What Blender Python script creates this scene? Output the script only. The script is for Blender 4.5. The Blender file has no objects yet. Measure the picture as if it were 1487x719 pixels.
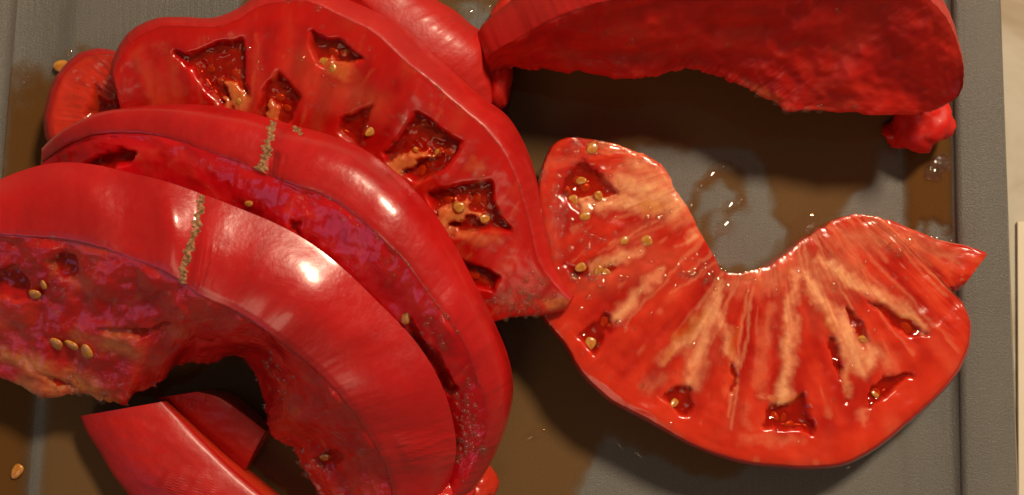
import bpy, math, random
import numpy as np
from mathutils import Vector, Matrix

random.seed(4)
SC = bpy.context.scene
COL = SC.collection

# ------------------------------------------------------------------ camera
FPX = 1794.0                      # focal length in photograph pixels (1487 wide)
DIST = 0.278
TILT = math.radians(4.0)
cam_d = bpy.data.cameras.new("camera")
cam = bpy.data.objects.new("camera", cam_d)
COL.objects.link(cam)
SC.camera = cam
cam.location = (0, -DIST * math.sin(TILT), DIST * math.cos(TILT))
cam.rotation_euler = (TILT, 0, 0)
cam_d.sensor_width = 36.0
cam_d.lens = 36.0 * FPX / 1487.0
cam_d.clip_start = 0.01
cam_d.clip_end = 20
cam_d.dof.use_dof = True
cam_d.dof.focus_distance = DIST - 0.020
cam_d.dof.aperture_fstop = 17.0

# ------------------------------------------------------------------ light
w = bpy.data.worlds.new("World")
SC.world = w
w.use_nodes = True
w.node_tree.nodes["Background"].inputs[0].default_value = (0.62, 0.47, 0.33, 1)
w.node_tree.nodes["Background"].inputs[1].default_value = 0.20


def area_light(name, loc, target, size, power, color, shape='DISK', size_y=None):
    d = bpy.data.lights.new(name, 'AREA')
    d.shape = shape
    d.size = size
    if size_y:
        d.size_y = size_y
    d.energy = power
    d.color = color
    o = bpy.data.objects.new(name, d)
    COL.objects.link(o)
    o.location = loc
    v = Vector(target) - Vector(loc)
    o.rotation_euler = v.to_track_quat('-Z', 'Y').to_euler()
    return o


area_light("ceiling_lamp", (0.42, 0.62, 0.86), (0, 0, 0), 0.17, 14.5, (1.0, 0.79, 0.56))
area_light("second_lamp", (-0.30, -0.62, 0.95), (0, 0, 0), 0.50, 1.45, (1.0, 0.76, 0.52))
area_light("dusk_window", (-0.75, -0.62, 0.42), (-0.04, 0, 0.02), 0.36, 0.36, (0.62, 0.48, 1.0), 'RECTANGLE', 0.34)

SC.view_settings.view_transform = 'Standard'
SC.view_settings.look = 'None'
SC.view_settings.exposure = 0.0
SC.view_settings.gamma = 1.0
SC.view_settings.use_curve_mapping = False
SC.cycles.use_denoising = True
SC.cycles.max_bounces = 8
SC.cycles.transparent_max_bounces = 12
SC.cycles.caustics_reflective = False
SC.cycles.caustics_refractive = False
SC.cycles.sample_clamp_indirect = 4.0

# ------------------------------------------------------------------ pixel -> world
CT, ST = math.cos(TILT), math.sin(TILT)
CAM = np.array([0, -DIST * ST, DIST * CT])


def U(px, py, z):
    """point at height z above the board that stands where the photograph shows it"""
    px = np.asarray(px, float); py = np.asarray(py, float); z = np.asarray(z, float)
    x = (px - 743.5) / FPX
    y = -(py - 359.5) / FPX
    dx = x
    dy = y * CT + ST
    dz = y * ST - CT
    k = (z - CAM[2]) / dz
    return np.stack([CAM[0] + k * dx, CAM[1] + k * dy, CAM[2] + k * dz], -1)


# ------------------------------------------------------------------ numpy noise
_rng = np.random.RandomState(7)
_T = _rng.rand(256, 256)


def vnoise(x, y):
    xi = np.floor(x).astype(int); yi = np.floor(y).astype(int)
    fx = x - xi; fy = y - yi
    fx = fx * fx * (3 - 2 * fx); fy = fy * fy * (3 - 2 * fy)
    a = _T[xi % 256, yi % 256]; b = _T[(xi + 1) % 256, yi % 256]
    c = _T[xi % 256, (yi + 1) % 256]; d = _T[(xi + 1) % 256, (yi + 1) % 256]
    return (a * (1 - fx) + b * fx) * (1 - fy) + (c * (1 - fx) + d * fx) * fy


def fbm(x, y, o=4):
    s = 0; a = 0.5; t = 0
    for i in range(o):
        s = s + a * vnoise(x * 2 ** i + 17.3 * i, y * 2 ** i + 9.1 * i); t += a; a *= 0.5
    return s / t


def sstep(a, b, x):
    t = np.clip((x - a) / (b - a), 0, 1)
    return t * t * (3 - 2 * t)


def seg_dist(X, Y, ax, ay, bx, by):
    dx, dy = bx - ax, by - ay
    t = np.clip(((X - ax) * dx + (Y - ay) * dy) / (dx * dx + dy * dy + 1e-9), 0, 1)
    return np.hypot(X - ax - t * dx, Y - ay - t * dy), t


def poly_sdf(X, Y, P):
    """negative inside"""
    d = np.full(X.shape, 1e9); ins = np.zeros(X.shape, bool)
    n = len(P)
    for i in range(n):
        ax, ay = P[i][:2]; bx, by = P[(i + 1) % n][:2]
        d = np.minimum(d, seg_dist(X, Y, ax, ay, bx, by)[0])
        c = ((ay > Y) != (by > Y)) & (X < (bx - ax) * (Y - ay) / (by - ay + 1e-12) + ax)
        ins ^= c
    return np.where(ins, -d, d)


def line_sdf(X, Y, P):
    """P: (x, y, radius) points; distance to the tapered stroke, negative inside"""
    d = np.full(X.shape, 1e9)
    for (ax, ay, ra), (bx, by, rb) in zip(P[:-1], P[1:]):
        q, t = seg_dist(X, Y, ax, ay, bx, by)
        d = np.minimum(d, q - (ra + (rb - ra) * t))
    return d


# ------------------------------------------------------------------ curves
def catmull(P, m=24):
    P = np.asarray(P, float)
    n = len(P)
    out = []
    for i in range(n - 1):
        p0 = P[max(i - 1, 0)]; p1 = P[i]; p2 = P[i + 1]; p3 = P[min(i + 2, n - 1)]
        d0 = max(np.linalg.norm(p1[:2] - p0[:2]), 1e-3) ** .5
        d1 = max(np.linalg.norm(p2[:2] - p1[:2]), 1e-3) ** .5
        d2 = max(np.linalg.norm(p3[:2] - p2[:2]), 1e-3) ** .5
        if i == 0: d0 = d1
        if i == n - 2: d2 = d1
        t1 = (p2 - p1) + 0 * p1
        m1 = ((p1 - p0) / d0 - (p2 - p0) / (d0 + d1) + (p2 - p1) / d1) * d1 if i > 0 else t1
        m2 = ((p2 - p1) / d1 - (p3 - p1) / (d1 + d2) + (p3 - p2) / d2) * d1 if i < n - 2 else t1
        t = np.linspace(0, 1, m, endpoint=False)[:, None]
        out.append((2 * t ** 3 - 3 * t ** 2 + 1) * p1 + (t ** 3 - 2 * t ** 2 + t) * m1
                   + (-2 * t ** 3 + 3 * t ** 2) * p2 + (t ** 3 - t ** 2) * m2)
    out.append(P[-1:])
    return np.concatenate(out), m


def curve(pts, keys, zs, counts):
    """pts: pixels; keys: indices that match between curves; zs: height at each key"""
    pts = np.asarray(pts, float)
    z = np.interp(np.arange(len(pts)), keys, zs)
    D, m = catmull(np.column_stack([pts, z * 20000]))
    res = []
    for (a, b, n) in zip(keys[:-1], keys[1:], counts):
        S = D[a * m:b * m + 1]
        L = np.concatenate([[0], np.cumsum(np.hypot(*np.diff(S[:, :2], axis=0).T) + 1e-6)])
        q = np.linspace(0, L[-1], n, endpoint=False)
        res.append(np.stack([np.interp(q, L, S[:, k]) for k in range(3)], 1))
    res.append(D[-1:])
    R = np.concatenate(res)
    return R[:, :2], R[:, 2] / 20000


# ------------------------------------------------------------------ mesh helpers
def new_mesh_object(name, V, F, mat, parent=None, smooth=True, attrs=None):
    me = bpy.data.meshes.new(name)
    V = np.asarray(V, np.float32)
    if isinstance(F, np.ndarray):
        nf, k = F.shape
        me.vertices.add(len(V)); me.vertices.foreach_set('co', V.ravel())
        me.loops.add(nf * k); me.loops.foreach_set('vertex_index', F.astype(np.int32).ravel())
        me.polygons.add(nf); me.polygons.foreach_set('loop_start', np.arange(0, nf * k, k, dtype=np.int32))
        me.update(calc_edges=True); me.validate()
    else:
        me.from_pydata([tuple(map(float, v)) for v in V], [], F)
    if smooth:
        me.polygons.foreach_set('use_smooth', [True] * len(me.polygons))
    if attrs:
        for k, a in attrs.items():
            at = me.attributes.new(k, 'FLOAT', 'POINT')
            at.data.foreach_set('value', np.asarray(a, np.float32))
    me.materials.append(mat)
    o = bpy.data.objects.new(name, me)
    COL.objects.link(o)
    if parent:
        o.parent = parent
    return o


def grid_faces(a, b, off=0, wrap=False, flip=False):
    i = np.arange(a - 1)[:, None]
    nb = b if wrap else b - 1
    j = np.arange(nb)[None, :]
    j2 = (j + 1) % b
    q = np.stack([i * b + j + 0 * i, i * b + j2 + 0 * i, (i + 1) * b + j2, (i + 1) * b + j + 0 * i], -1).reshape(-1, 4) + off
    return q[:, ::-1] if flip else q


def tag(o, label=None, cat=None, group=None, kind=None):
    if label: o['label'] = label
    if cat: o['category'] = cat
    if group: o['group'] = group
    if kind: o['kind'] = kind
    return o


def empty(name, loc):
    o = bpy.data.objects.new(name, None)
    o.empty_display_size = 0.01
    COL.objects.link(o)
    o.location = [float(v) for v in loc]
    return o


def reparent(o, p):
    """make o a child of p (at p's place, unrotated) keeping where o stands"""
    bpy.context.view_layer.update()
    o.parent = p
    o.matrix_parent_inverse = Matrix.Translation(p.location).inverted()


# ------------------------------------------------------------------ materials
class Mat:
    def __init__(s, name):
        s.m = bpy.data.materials.new(name)
        s.m.use_nodes = True
        s.nt = s.m.node_tree
        s.nt.nodes.clear()
        s.out = s.n('ShaderNodeOutputMaterial')

    def n(s, t, **k):
        o = s.nt.nodes.new(t)
        for a, b in k.items():
            setattr(o, a, b)
        return o

    def l(s, a, b):
        s.nt.links.new(a, b)

    def attr(s, name):
        return s.n('ShaderNodeAttribute', attribute_name=name).outputs['Fac']

    def noise(s, scale, detail=4, rough=.55, dist=0.0, vec=None):
        o = s.n('ShaderNodeTexNoise')
        o.inputs['Scale'].default_value = scale
        o.inputs['Detail'].default_value = detail
        o.inputs['Roughness'].default_value = rough
        o.inputs['Distortion'].default_value = dist
        if vec is None:
            if not hasattr(s, 'tc'):
                s.tc = s.n('ShaderNodeTexCoord').outputs['Object']
            vec = s.tc
        s.l(vec, o.inputs['Vector'])
        return o.outputs['Fac']

    def ramp(s, fac, lo, hi):
        o = s.n('ShaderNodeMapRange', interpolation_type='SMOOTHSTEP')
        o.inputs['From Min'].default_value = lo
        o.inputs['From Max'].default_value = hi
        s.l(fac, o.inputs['Value'])
        return o.outputs['Result']

    def math(s, op, a, b):
        o = s.n('ShaderNodeMath', operation=op)
        for i, v in enumerate((a, b)):
            if isinstance(v, (int, float)):
                o.inputs[i].default_value = v
            else:
                s.l(v, o.inputs[i])
        return o.outputs[0]

    def mix(s, fac, a, b):
        o = s.n('ShaderNodeMix', data_type='RGBA')
        for i, v in ((0, fac), (6, a), (7, b)):
            if isinstance(v, (int, float)):
                o.inputs[i].default_value = v
            elif isinstance(v, tuple):
                o.inputs[i].default_value = v + (1,)
            else:
                s.l(v, o.inputs[i])
        return o.outputs[2]

    def mixf(s, fac, a, b):
        o = s.n('ShaderNodeMix', data_type='FLOAT')
        for i, v in ((0, fac), (2, a), (3, b)):
            if isinstance(v, (int, float)):
                o.inputs[i].default_value = v
            else:
                s.l(v, o.inputs[i])
        return o.outputs[0]

    def bump(s, h, strength, dist, normal=None):
        o = s.n('ShaderNodeBump')
        o.inputs['Strength'].default_value = strength
        o.inputs['Distance'].default_value = dist
        s.l(h, o.inputs['Height'])
        if normal is not None:
            s.l(normal, o.inputs['Normal'])
        return o.outputs[0]

    def principled(s, **k):
        b = s.n('ShaderNodeBsdfPrincipled')
        for a, v in k.items():
            i = b.inputs[a.replace('_', ' ')]
            if isinstance(v, (int, float)):
                i.default_value = v
            elif isinstance(v, tuple):
                i.default_value = v + (1,) if len(v) == 3 and i.type == 'RGBA' else v
            else:
                s.l(v, i)
        s.l(b.outputs[0], s.out.inputs[0])
        return b


def flesh_material(name, red, deep, pale, rough_wet=.22, relief=1.0, sss=.75, lt=1.0, coat=.35, grain=420):
    M = Mat(name)
    st = M.attr('streak'); pa = M.attr('pale'); ge = M.attr('gel'); ri = M.attr('rim'); ye = M.attr('yolk')
    fine = M.noise(900, 5, .6)
    mid = M.noise(260, 2, .5)
    c = M.mix(M.ramp(st, .30, .72), deep, red)
    lighter = tuple(min(1, a * 1.1 + b) for a, b in zip(red, (.03, .05 * lt, .015 * lt)))
    c = M.mix(M.math('MULTIPLY', M.ramp(st, .60, .82), .5), c, lighter)
    c = M.mix(M.math('MULTIPLY', M.ramp(mid, .45, .75), .10), c, lighter)
    c = M.mix(M.math('MULTIPLY', ri, .55), c, (red[0] * 1.03, red[1] * 1.0, red[2] * .9))
    c = M.mix(M.math('MULTIPLY', ge, .85), c, (deep[0] * .82, deep[1] * .42, deep[2] * .35))
    pn = M.math('MULTIPLY', pa, M.mixf(M.ramp(fine, .3, .7), .75, 1.0))
    c = M.mix(pn, c, pale)
    c = M.mix(M.math('MULTIPLY', ye, .85), c, (.60, .19, .015))
    rn = M.noise(330, 3, .5)
    rough = M.mixf(M.ramp(rn, .38, .62), rough_wet * .92, rough_wet * 1.08)
    rough = M.mixf(ge, rough, .10)
    h = M.math('ADD', M.math('MULTIPLY', fine, .5), M.math('MULTIPLY', M.noise(grain, 3, .5), .8))
    h = M.math('ADD', h, M.math('MULTIPLY', st, .5))
    nb = M.bump(h, .30 * relief, .0005)
    M.principled(Base_Color=c, Roughness=rough, Normal=nb, IOR=1.38,
                 Subsurface_Weight=sss, Subsurface_Radius=(1.0, .25, .12), Subsurface_Scale=.0042,
                 Coat_Weight=coat, Coat_Roughness=.12)
    return M.m


def skin_material(name, red, dark, rough=.31, coat=.8):
    M = Mat(name)
    n1 = M.noise(55, 4, .5); n2 = M.noise(420, 4, .6)
    c = M.mix(M.ramp(n1, .35, .7), dark, red)
    c = M.mix(M.math('MULTIPLY', M.ramp(n2, .55, .8), .25), c, (red[0] * 1.05, red[1] * 1.8 + .004, red[2] * 1.6))
    vo = M.n('ShaderNodeTexVoronoi'); vo.inputs['Scale'].default_value = 620
    M.l(M.tc, vo.inputs['Vector'])
    sp = M.math('MULTIPLY', M.math('SUBTRACT', 1.0, M.ramp(vo.outputs['Distance'], .08, .26)), M.ramp(n1, .35, .6))
    c = M.mix(M.math('MULTIPLY', sp, .2), c, (red[0] * 1.1, red[1] * 4, red[2] * 2.5))
    r = M.mixf(M.ramp(n2, .35, .7), rough, rough + .12)
    wr = M.attr('wrinkle'); fb = M.attr('fibre')
    c = M.mix(M.math('MULTIPLY', M.ramp(fb, .5, .75), .35), c, (red[0] * 1.12, red[1] * 2.4, red[2] * 2.0))
    c = M.mix(M.math('MULTIPLY', M.ramp(fb, .5, .28), .35), c, (dark[0] * .85, dark[1] * .8, dark[2] * .8))
    nb = M.bump(M.noise(1500, 3, .6), .25, .0002)
    nb = M.bump(M.noise(520, 2, .5), .12, .0004, nb)
    nb = M.bump(fb, .12, .0008, nb)
    nb = M.bump(M.noise(130, 3, .5), .10 if coat < .2 else .2, .0012, nb)
    nb = M.bump(wr, .8, .0012, nb)
    M.principled(Base_Color=c, Roughness=r, Normal=nb, IOR=1.45, Specular_IOR_Level=.5,
                 Coat_Weight=coat, Coat_Roughness=.18)
    return M.m


RED = (.46, .026, .008); DEEP = (.30, .010, .005)
MF_flat = flesh_material("tomato_flesh_ripe", (.64, .036, .011), (.45, .010, .004), (.88, .45, .22), .2, .7)
MF_broad = flesh_material("tomato_flesh_broad", (.56, .007, .004), (.42, .0035, .0025), (.74, .26, .08), .30, .4, .75, .12)
MF_raw = flesh_material("tomato_flesh_raw", (.60, .016, .014), (.46, .008, .009), (.70, .28, .09), .10, 1.9, grain=800)
MF_crim = flesh_material("tomato_flesh_crimson", (.76, .007, .014), (.62, .0045, .010), (.70, .16, .09), .14, .5, grain=900)
MF_back = flesh_material("tomato_flesh_block", (.66, .014, .006), (.52, .008, .005), (.60, .12, .05), .5, .35, .75, .3, .08)
MS = skin_material("tomato_skin", (.50, .006, .0065), (.40, .0045, .005))
MS_dull = skin_material("tomato_skin_dull", (.50, .010, .007), (.41, .006, .005), .42, .1)

M = Mat("tomato_seed")
c = M.mix(M.ramp(M.noise(600, 3), .35, .7), (.46, .16, .02), (.62, .29, .05))
M.principled(Base_Color=c, Roughness=.25, Subsurface_Weight=.3, Subsurface_Radius=(1, .5, .2), Subsurface_Scale=.001,
             Coat_Weight=.8, Coat_Roughness=.08, Normal=M.bump(M.noise(1800, 3), .3, .0002))
M_SEED = M.m

M = Mat("cork_scar")
n = M.noise(1400, 4, .65)
c = M.mix(M.ramp(n, .35, .65), (.13, .050, .018), (.44, .22, .095))
M.principled(Base_Color=c, Roughness=.85, Normal=M.bump(n, .8, .0005))
M_CORK = M.m


def liquid_material(name, tint, murk, murk_amt, rough=.04, ior=1.34):
    M = Mat(name)
    tr = M.n('ShaderNodeBsdfTransparent'); tr.inputs[0].default_value = tint + (1,)
    di = M.n('ShaderNodeBsdfDiffuse'); di.inputs[0].default_value = murk + (1,)
    gl = M.n('ShaderNodeBsdfGlossy'); gl.inputs['Roughness'].default_value = rough
    fr = M.n('ShaderNodeFresnel'); fr.inputs[0].default_value = ior
    nb = M.bump(M.noise(70, 2), .12, .001)
    M.l(nb, gl.inputs['Normal'])
    th = M.attr('depth')
    M.l(M.mix(th, (1.0, 1.0, 1.0), tint), tr.inputs[0])
    m1 = M.n('ShaderNodeMixShader'); M.l(M.math('MULTIPLY', th, murk_amt), m1.inputs[0])
    M.l(tr.outputs[0], m1.inputs[1]); M.l(di.outputs[0], m1.inputs[2])
    m2 = M.n('ShaderNodeMixShader')
    geo = M.n('ShaderNodeNewGeometry')
    M.l(M.math('MULTIPLY', fr.outputs[0], M.math('SUBTRACT', 1.0, geo.outputs['Backfacing'])), m2.inputs[0]); M.l(m1.outputs[0], m2.inputs[1]); M.l(gl.outputs[0], m2.inputs[2])
    M.l(m2.outputs[0], M.out.inputs[0])
    return M.m


M_JUICE = liquid_material("tomato_juice", (.86, .64, .41), (.22, .125, .052), .42)
M_JUICE_RED = liquid_material("tomato_juice_orange", (.68, .44, .22), (.19, .085, .022), .45)
M_BEAD = liquid_material("clear_juice", (.96, .90, .84), (.5, .3, .2), .04, .02, 1.5)

M_GEL = liquid_material("seed_gel", (.90, .34, .16), (.5, .03, .008), .16, .05, 1.42)

# board plastic
M = Mat("grey_board_plastic")
g1 = M.noise(2600, 5, .65); g2 = M.noise(4200, 2, .5); g3 = M.noise(22, 4, .5)
mp = M.n('ShaderNodeMapping'); mp.inputs['Scale'].default_value = (900, 55, 55)
mp.inputs['Rotation'].default_value = (0, 0, .42)
M.l(M.tc, mp.inputs['Vector'])
sc_ = M.noise(1.0, 3, .5, 0, mp.outputs[0])
c = M.mix(M.ramp(g3, .3, .7), (.119, .113, .100), (.140, .132, .117))
c = M.mix(M.math('MULTIPLY', M.ramp(g1, .52, .75), .5), c, (.195, .19, .175))
c = M.mix(M.math('MULTIPLY', M.ramp(sc_, .66, .78), .3), c, (.24, .22, .18))
h = M.math('ADD', g1, M.math('MULTIPLY', sc_, .6))
M.principled(Base_Color=c, Roughness=M.mixf(M.ramp(g2, .4, .65), .28, .55), Normal=M.bump(h, .5, .0005), IOR=1.45)
M_BOARD = M.m

M = Mat("countertop_stone")
c = M.mix(M.ramp(M.noise(14, 5, .6, 1.5), .38, .62), (.30, .22, .13), (.52, .48, .40))
M.principled(Base_Color=c, Roughness=.3)
M_COUNTER = M.m
M = Mat("cream_paper")
M.principled(Base_Color=M.mix(M.noise(90, 3), (.68, .60, .46), (.76, .68, .54)), Roughness=.7)
M_CREAM = M.m

# ------------------------------------------------------------------ countertop and cutting board
CZ = -0.016
V = []; F = []
n = 12
xs = np.linspace(-.5, .5, n); ys = np.linspace(-.5, .5, n)
V = np.array([(x, y, CZ) for x in xs for y in ys])
tag(new_mesh_object("countertop", V, grid_faces(n, n, flip=True), M_COUNTER), kind="structure")


def lx(pt, pb, z, Y):
    """x on the straight line through two pixels (at height z), for a world y"""
    a = U(pt[0], pt[1], z); b = U(pb[0], pb[1], z)
    return a[0] + (b[0] - a[0]) * (Y - a[1]) / (b[1] - a[1])


YT, YB = 0.125, -0.125
# left rim / groove, inside, right groove / rim : (pixel at photo top, pixel at photo bottom, z)
prof = [((-75, 0), (-150, 719), -.0145), ((-80, 0), (-154, 719), -.012), ((-78, 0), (-152, 719), .0005), ((-70, 0), (-144, 719), .0012),
        ((-60, 0), (-134, 719), .0016), ((4, 0), (-56, 719), .0016), ((11, 0), (-49, 719), .0013), ((18, 0), (-42, 719), .0004),
        ((26, 0), (-34, 719), -.0006), ((40, 0), (-20, 719), -.0010),
        ((85, 0), (25, 719), -.0010), ((98, 0), (38, 719), -.0007), ((106, 0), (44, 719), -.0002), ((116, 0), (54, 719), 0.0),
        ((500, 0), (470, 719), 0), ((900, 0), (880, 719), 0),
        ((1296, 0), (1306, 719), 0.0), ((1303, 0), (1312, 719), -.0002), ((1309, 0), (1319, 719), -.0007), ((1320, 0), (1330, 719), -.0010),
        ((1366, 0), (1380, 719), -.0010), ((1376, 0), (1389, 719), -.0005), ((1381, 0), (1395, 719), .0003), ((1386, 0), (1400, 719), .0012),
        ((1393, 0), (1408, 719), .0016),
        ((1440, 0), (1466, 719), .0016), ((1447, 0), (1473, 719), .0013), ((1451, 0), (1477, 719), .0014), ((1453, 0), (1479, 719), -.001),
        ((1448, 0), (1474, 719), -.012), ((1440, 0), (1464, 719), -.0145)]
ys = np.linspace(YT, YB, 60)
V = []
for Y in ys:
    for (a, b, z) in prof:
        V.append((lx(a, b, z, Y), Y, z))
nb_ = len(prof)
V = np.array(V)
F = grid_faces(len(ys), nb_, wrap=True)
# split in two parts: the flat cutting surface with its groove, and the raised rim round it
board = empty("cutting_board", (0, 0, CZ))
tag(board, "grey plastic cutting board wet with tomato juice, under all the cut tomato", "cutting board")


def board_part(name, i0, i1):
    idx = list(range(i0, i1 + 1))
    W = V.reshape(len(ys), nb_, 3)[:, idx, :].reshape(-1, 3)
    # underside closes the section
    low = W.reshape(len(ys), len(idx), 3).copy()
    low = low[:, ::-1, :].copy(); low[:, :, 2] = -.0145
    full = np.concatenate([W.reshape(len(ys), len(idx), 3), low], 1)
    k = full.shape[1]
    FF = [tuple(q) for q in grid_faces(len(ys), k, wrap=True, flip=True)]
    FF.append(tuple(range(k))); FF.append(tuple(range((len(ys) - 1) * k, len(ys) * k))[::-1])
    o = new_mesh_object(name, full.reshape(-1, 3), FF, M_BOARD)
    o.data.set_sharp_from_angle(angle=math.radians(50))
    reparent(o, board)
    return o


board_part("rim", 1, 8)
board_part("cutting_surface", 8, 22)
board_part("rim", 22, 29)

# cream card lying on the counter by the board
p = [U(1478, 322, CZ + .001), U(1620, 318, CZ + .001), U(1640, 800, CZ + .001), U(1480, 800, CZ + .001)]
V = [(q[0], q[1], CZ + z) for z in (.0003, .001) for q in p]
F = [(3, 2, 1, 0), (4, 5, 6, 7)] + [(i, (i + 1) % 4, 4 + (i + 1) % 4, 4 + i) for i in range(4)]
tag(new_mesh_object("paper_pad", V, F, M_CREAM, smooth=False), "cream paper on the counter right of the board", "paper")


# ------------------------------------------------------------------ the tomato slices
class Slice:
    """A cut slice: face between an inner and an outer curve, skin wall from the outer curve to the back curve."""

    def __init__(s, name, label, cat, group, outer, inner, back, okeys, ikeys, bkeys, zo, zi, zb, counts, nf=110, ns=26,
                 bulge=.0015, bulge_f=None, thick=None, flesh=None, skin=None, cav=(), pale=(), yolk=(), gel=(), warp=4.5,
                 lumps=.00025, edge_round=.00022, inner_rag=1.5, streak_f=70, closeness=1.0, inner_drop=None, seed=0,
                 pale_base=0.0, ribs=(), wrinkles=(), base=None, hollow=.0, rough_k=.22, veins=(), depth_k=.42, streak_s=3.0, inner_shift=0.0):
        s.name = name
        O, ZO = curve(outer, okeys, zo, counts)
        I, ZI = curve(inner, ikeys, zi, counts)
        B, ZB = curve(back, bkeys, zb, counts)
        nt = len(O)
        s.nt = nt
        s.pools = []
        # ragged inner edge
        tt = np.arange(nt)
        I0 = I
        I = I + (np.stack([fbm(tt * .09 + seed, tt * 0 + 3.1), fbm(tt * .09 + seed, tt * 0 + 8.7)], 1) - .5) * 2 * inner_rag * 2
        I = I + (np.stack([fbm(tt * .4 + seed, tt * 0 + 23.1), fbm(tt * .4 + seed, tt * 0 + 38.7)], 1) - .5) * inner_rag
        O = O + (np.stack([fbm(tt * .35 + seed + 5, tt * 0 + 13.1), fbm(tt * .35 + seed, tt * 0 + 18.7)], 1) - .5) * 2.2
        ss = np.linspace(0, 1, nf)
        ss = ss - .06 * np.sin(2 * np.pi * ss)
        dec = ((1 - ss) ** 7)[None, :, None]
        PX = I0[:, None, :] * (1 - ss)[None, :, None] + O[:, None, :] * ss[None, :, None] + (I - I0)[:, None, :] * dec
        X, Y = PX[..., 0], PX[..., 1]
        C3 = U(I0[:, 0], I0[:, 1], ZI); CR = U(I[:, 0], I[:, 1], ZI) - C3; O3 = U(O[:, 0], O[:, 1], ZO); A3 = U(B[:, 0], B[:, 1], ZB)
        face = C3[:, None, :] * (1 - ss)[None, :, None] + O3[:, None, :] * ss[None, :, None] + CR[:, None, :] * dec
        if hollow:
            face[..., 2] -= hollow * np.sin(np.pi * ss)[None, :]
        du = np.gradient(face, axis=0); dv = np.gradient(face, axis=1)
        nrm = np.cross(du, dv)
        nn = nrm.reshape(-1, 3).sum(0); nn /= np.linalg.norm(nn)
        if nn[2] < 0: nn = -nn
        s.nrm = nn
        wx = X + (fbm(X / 22 + seed, Y / 22) - .5) * 2 * warp * 2 + (fbm(X / 6 + seed, Y / 6) - .5) * warp
        wy = Y + (fbm(X / 22 + 41, Y / 22 + seed) - .5) * 2 * warp * 2 + (fbm(X / 6 + 41, Y / 6 + seed) - .5) * warp
        depth = np.zeros(X.shape); G = np.zeros(X.shape); Pv = np.full(X.shape, pale_base); Yk = np.zeros(X.shape)
        tcol = (np.arange(nt) / nt)[:, None] * np.ones(nf)[None, :]
        streak = fbm(tcol * streak_f + seed, ss[None, :] * streak_s + 0 * tcol, 3) * .8 + fbm(X / 20 + 5, Y / 20 + seed, 2) * .2
        edge = np.minimum(sstep(0, .07, ss), sstep(0, .05, 1 - ss))[None, :]
        for (P, dep, soft) in cav:
            Pa = np.array(P, float); pc = Pa.mean(0)
            rr = np.hypot(*(Pa - pc).T).mean()
            d = poly_sdf(wx, wy, pc + (Pa - pc) * .92) - rr * .09
            k = sstep(soft * .6, -soft * 1.9, d)
            floor = dep * depth_k * (1 - .25 * fbm(X / 22, Y / 22 + seed, 2)) 
            depth = np.maximum(depth, floor * k * edge)
            G = np.maximum(G, sstep(1.0, -2.5, d))
            s.pools.append((d, dep * depth_k))
        for (P, val, soft) in gel:
            d = line_sdf(wx, wy, P) if len(P[0]) == 3 else poly_sdf(wx, wy, P)
            G = np.maximum(G, val * sstep(soft * .4, -soft, d))
        vx = X + (fbm(X / 16 + seed, Y / 16 + 5) - .5) * 22 + (fbm(X / 5 + seed, Y / 5 + 9) - .5) * 5
        vy = Y + (fbm(X / 16 + 61, Y / 16 + seed) - .5) * 22 + (fbm(X / 5 + 61, Y / 5 + seed) - .5) * 5
        for (P, val, soft, up) in pale:
            d = line_sdf(vx, vy, P)
            k = sstep(soft * 1.2, -soft * 1.1, d)
            tex = .30 + .75 * fbm(tcol * streak_f * 5 + seed, ss[None, :] * 6 + 0 * tcol, 2) + .25 * fbm(X / 9 + 3, Y / 9 + seed)
            Pv = np.maximum(Pv, val * k * np.clip(tex, 0, 1))
            inn = sstep(3, -4, d)
            if up > 0:
                G = np.maximum(G, .55 * sstep(17, 3, d) * edge)
            depth = depth * (1 - inn * up)
            G = G * (1 - .9 * inn * up)
        rv = random.Random(int(seed * 10))
        for (t0, t1, cnt, s_end, val) in veins:
            for q in range(cnt):
                tv = t0 + (t1 - t0) * (q + rv.random() * .8) / cnt
                i0 = int(tv * (nt - 1)); e_ = s_end * rv.uniform(.3, 1.2); drift = rv.uniform(-.04, .04) * nt
                P = []
                for u in np.linspace(.02, min(e_, .93), 7):
                    ii = int(np.clip(i0 + drift * u + rv.uniform(-.003, .003) * nt, 0, nt - 1))
                    P.append((*PX[ii, int(u * (nf - 1))], rv.uniform(.6, 2.0) * (1.3 - u)))
                d = line_sdf(vx * .4 + X * .6, vy * .4 + Y * .6, P)
                Pv = np.maximum(Pv, val * rv.uniform(.5, 1) * sstep(3.2, -1.0, d))
        for (P, val, soft) in yolk:
            d = line_sdf(vx, vy, P)
            Yk = np.maximum(Yk, .8 * val * sstep(soft * 1.2, -soft * 1.2, d))
        sp = fbm(tcol * streak_f * 2.6 + 77 + seed, ss[None, :] * 9 + 13 + 0 * tcol, 2)
        Pv = np.maximum(Pv, .22 * sstep(.72, .9, sp))
        Pv = np.maximum(Pv, .09 * sstep(.58, .85, fbm(tcol * streak_f * .7 + 7 + seed, ss[None, :] * 3 + 3 + 0 * tcol, 2)))
        low = (fbm(X / 40 + seed, Y / 40, 3) - .5) * 2
        hi = (fbm(X / 8 + seed, Y / 8 + 50, 3) - .5) * 2
        disp = -depth + (lumps * 2.0 * low + lumps * rough_k * hi + lumps * 1.0 * (streak - .5)) * edge
        wpx = np.hypot(*(O - I).T)[:, None]
        de = (1 - ss)[None, :] * wpx
        disp = disp - edge_round * np.exp(-de / 5.0)
        di = ss[None, :] * wpx
        disp = disp - edge_round * 1.6 * np.exp(-di / 6.0)
        F3 = face + disp[..., None] * nn
        s.X, s.Y, s.F3 = X, Y, F3
        rim = sstep(.84, .91, ss)[None, :] + 0 * X
        # skin wall
        sk = np.linspace(0, 1, ns)
        wall = O3[:, None, :] * (1 - sk)[None, :, None] + A3[:, None, :] * sk[None, :, None]
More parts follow.
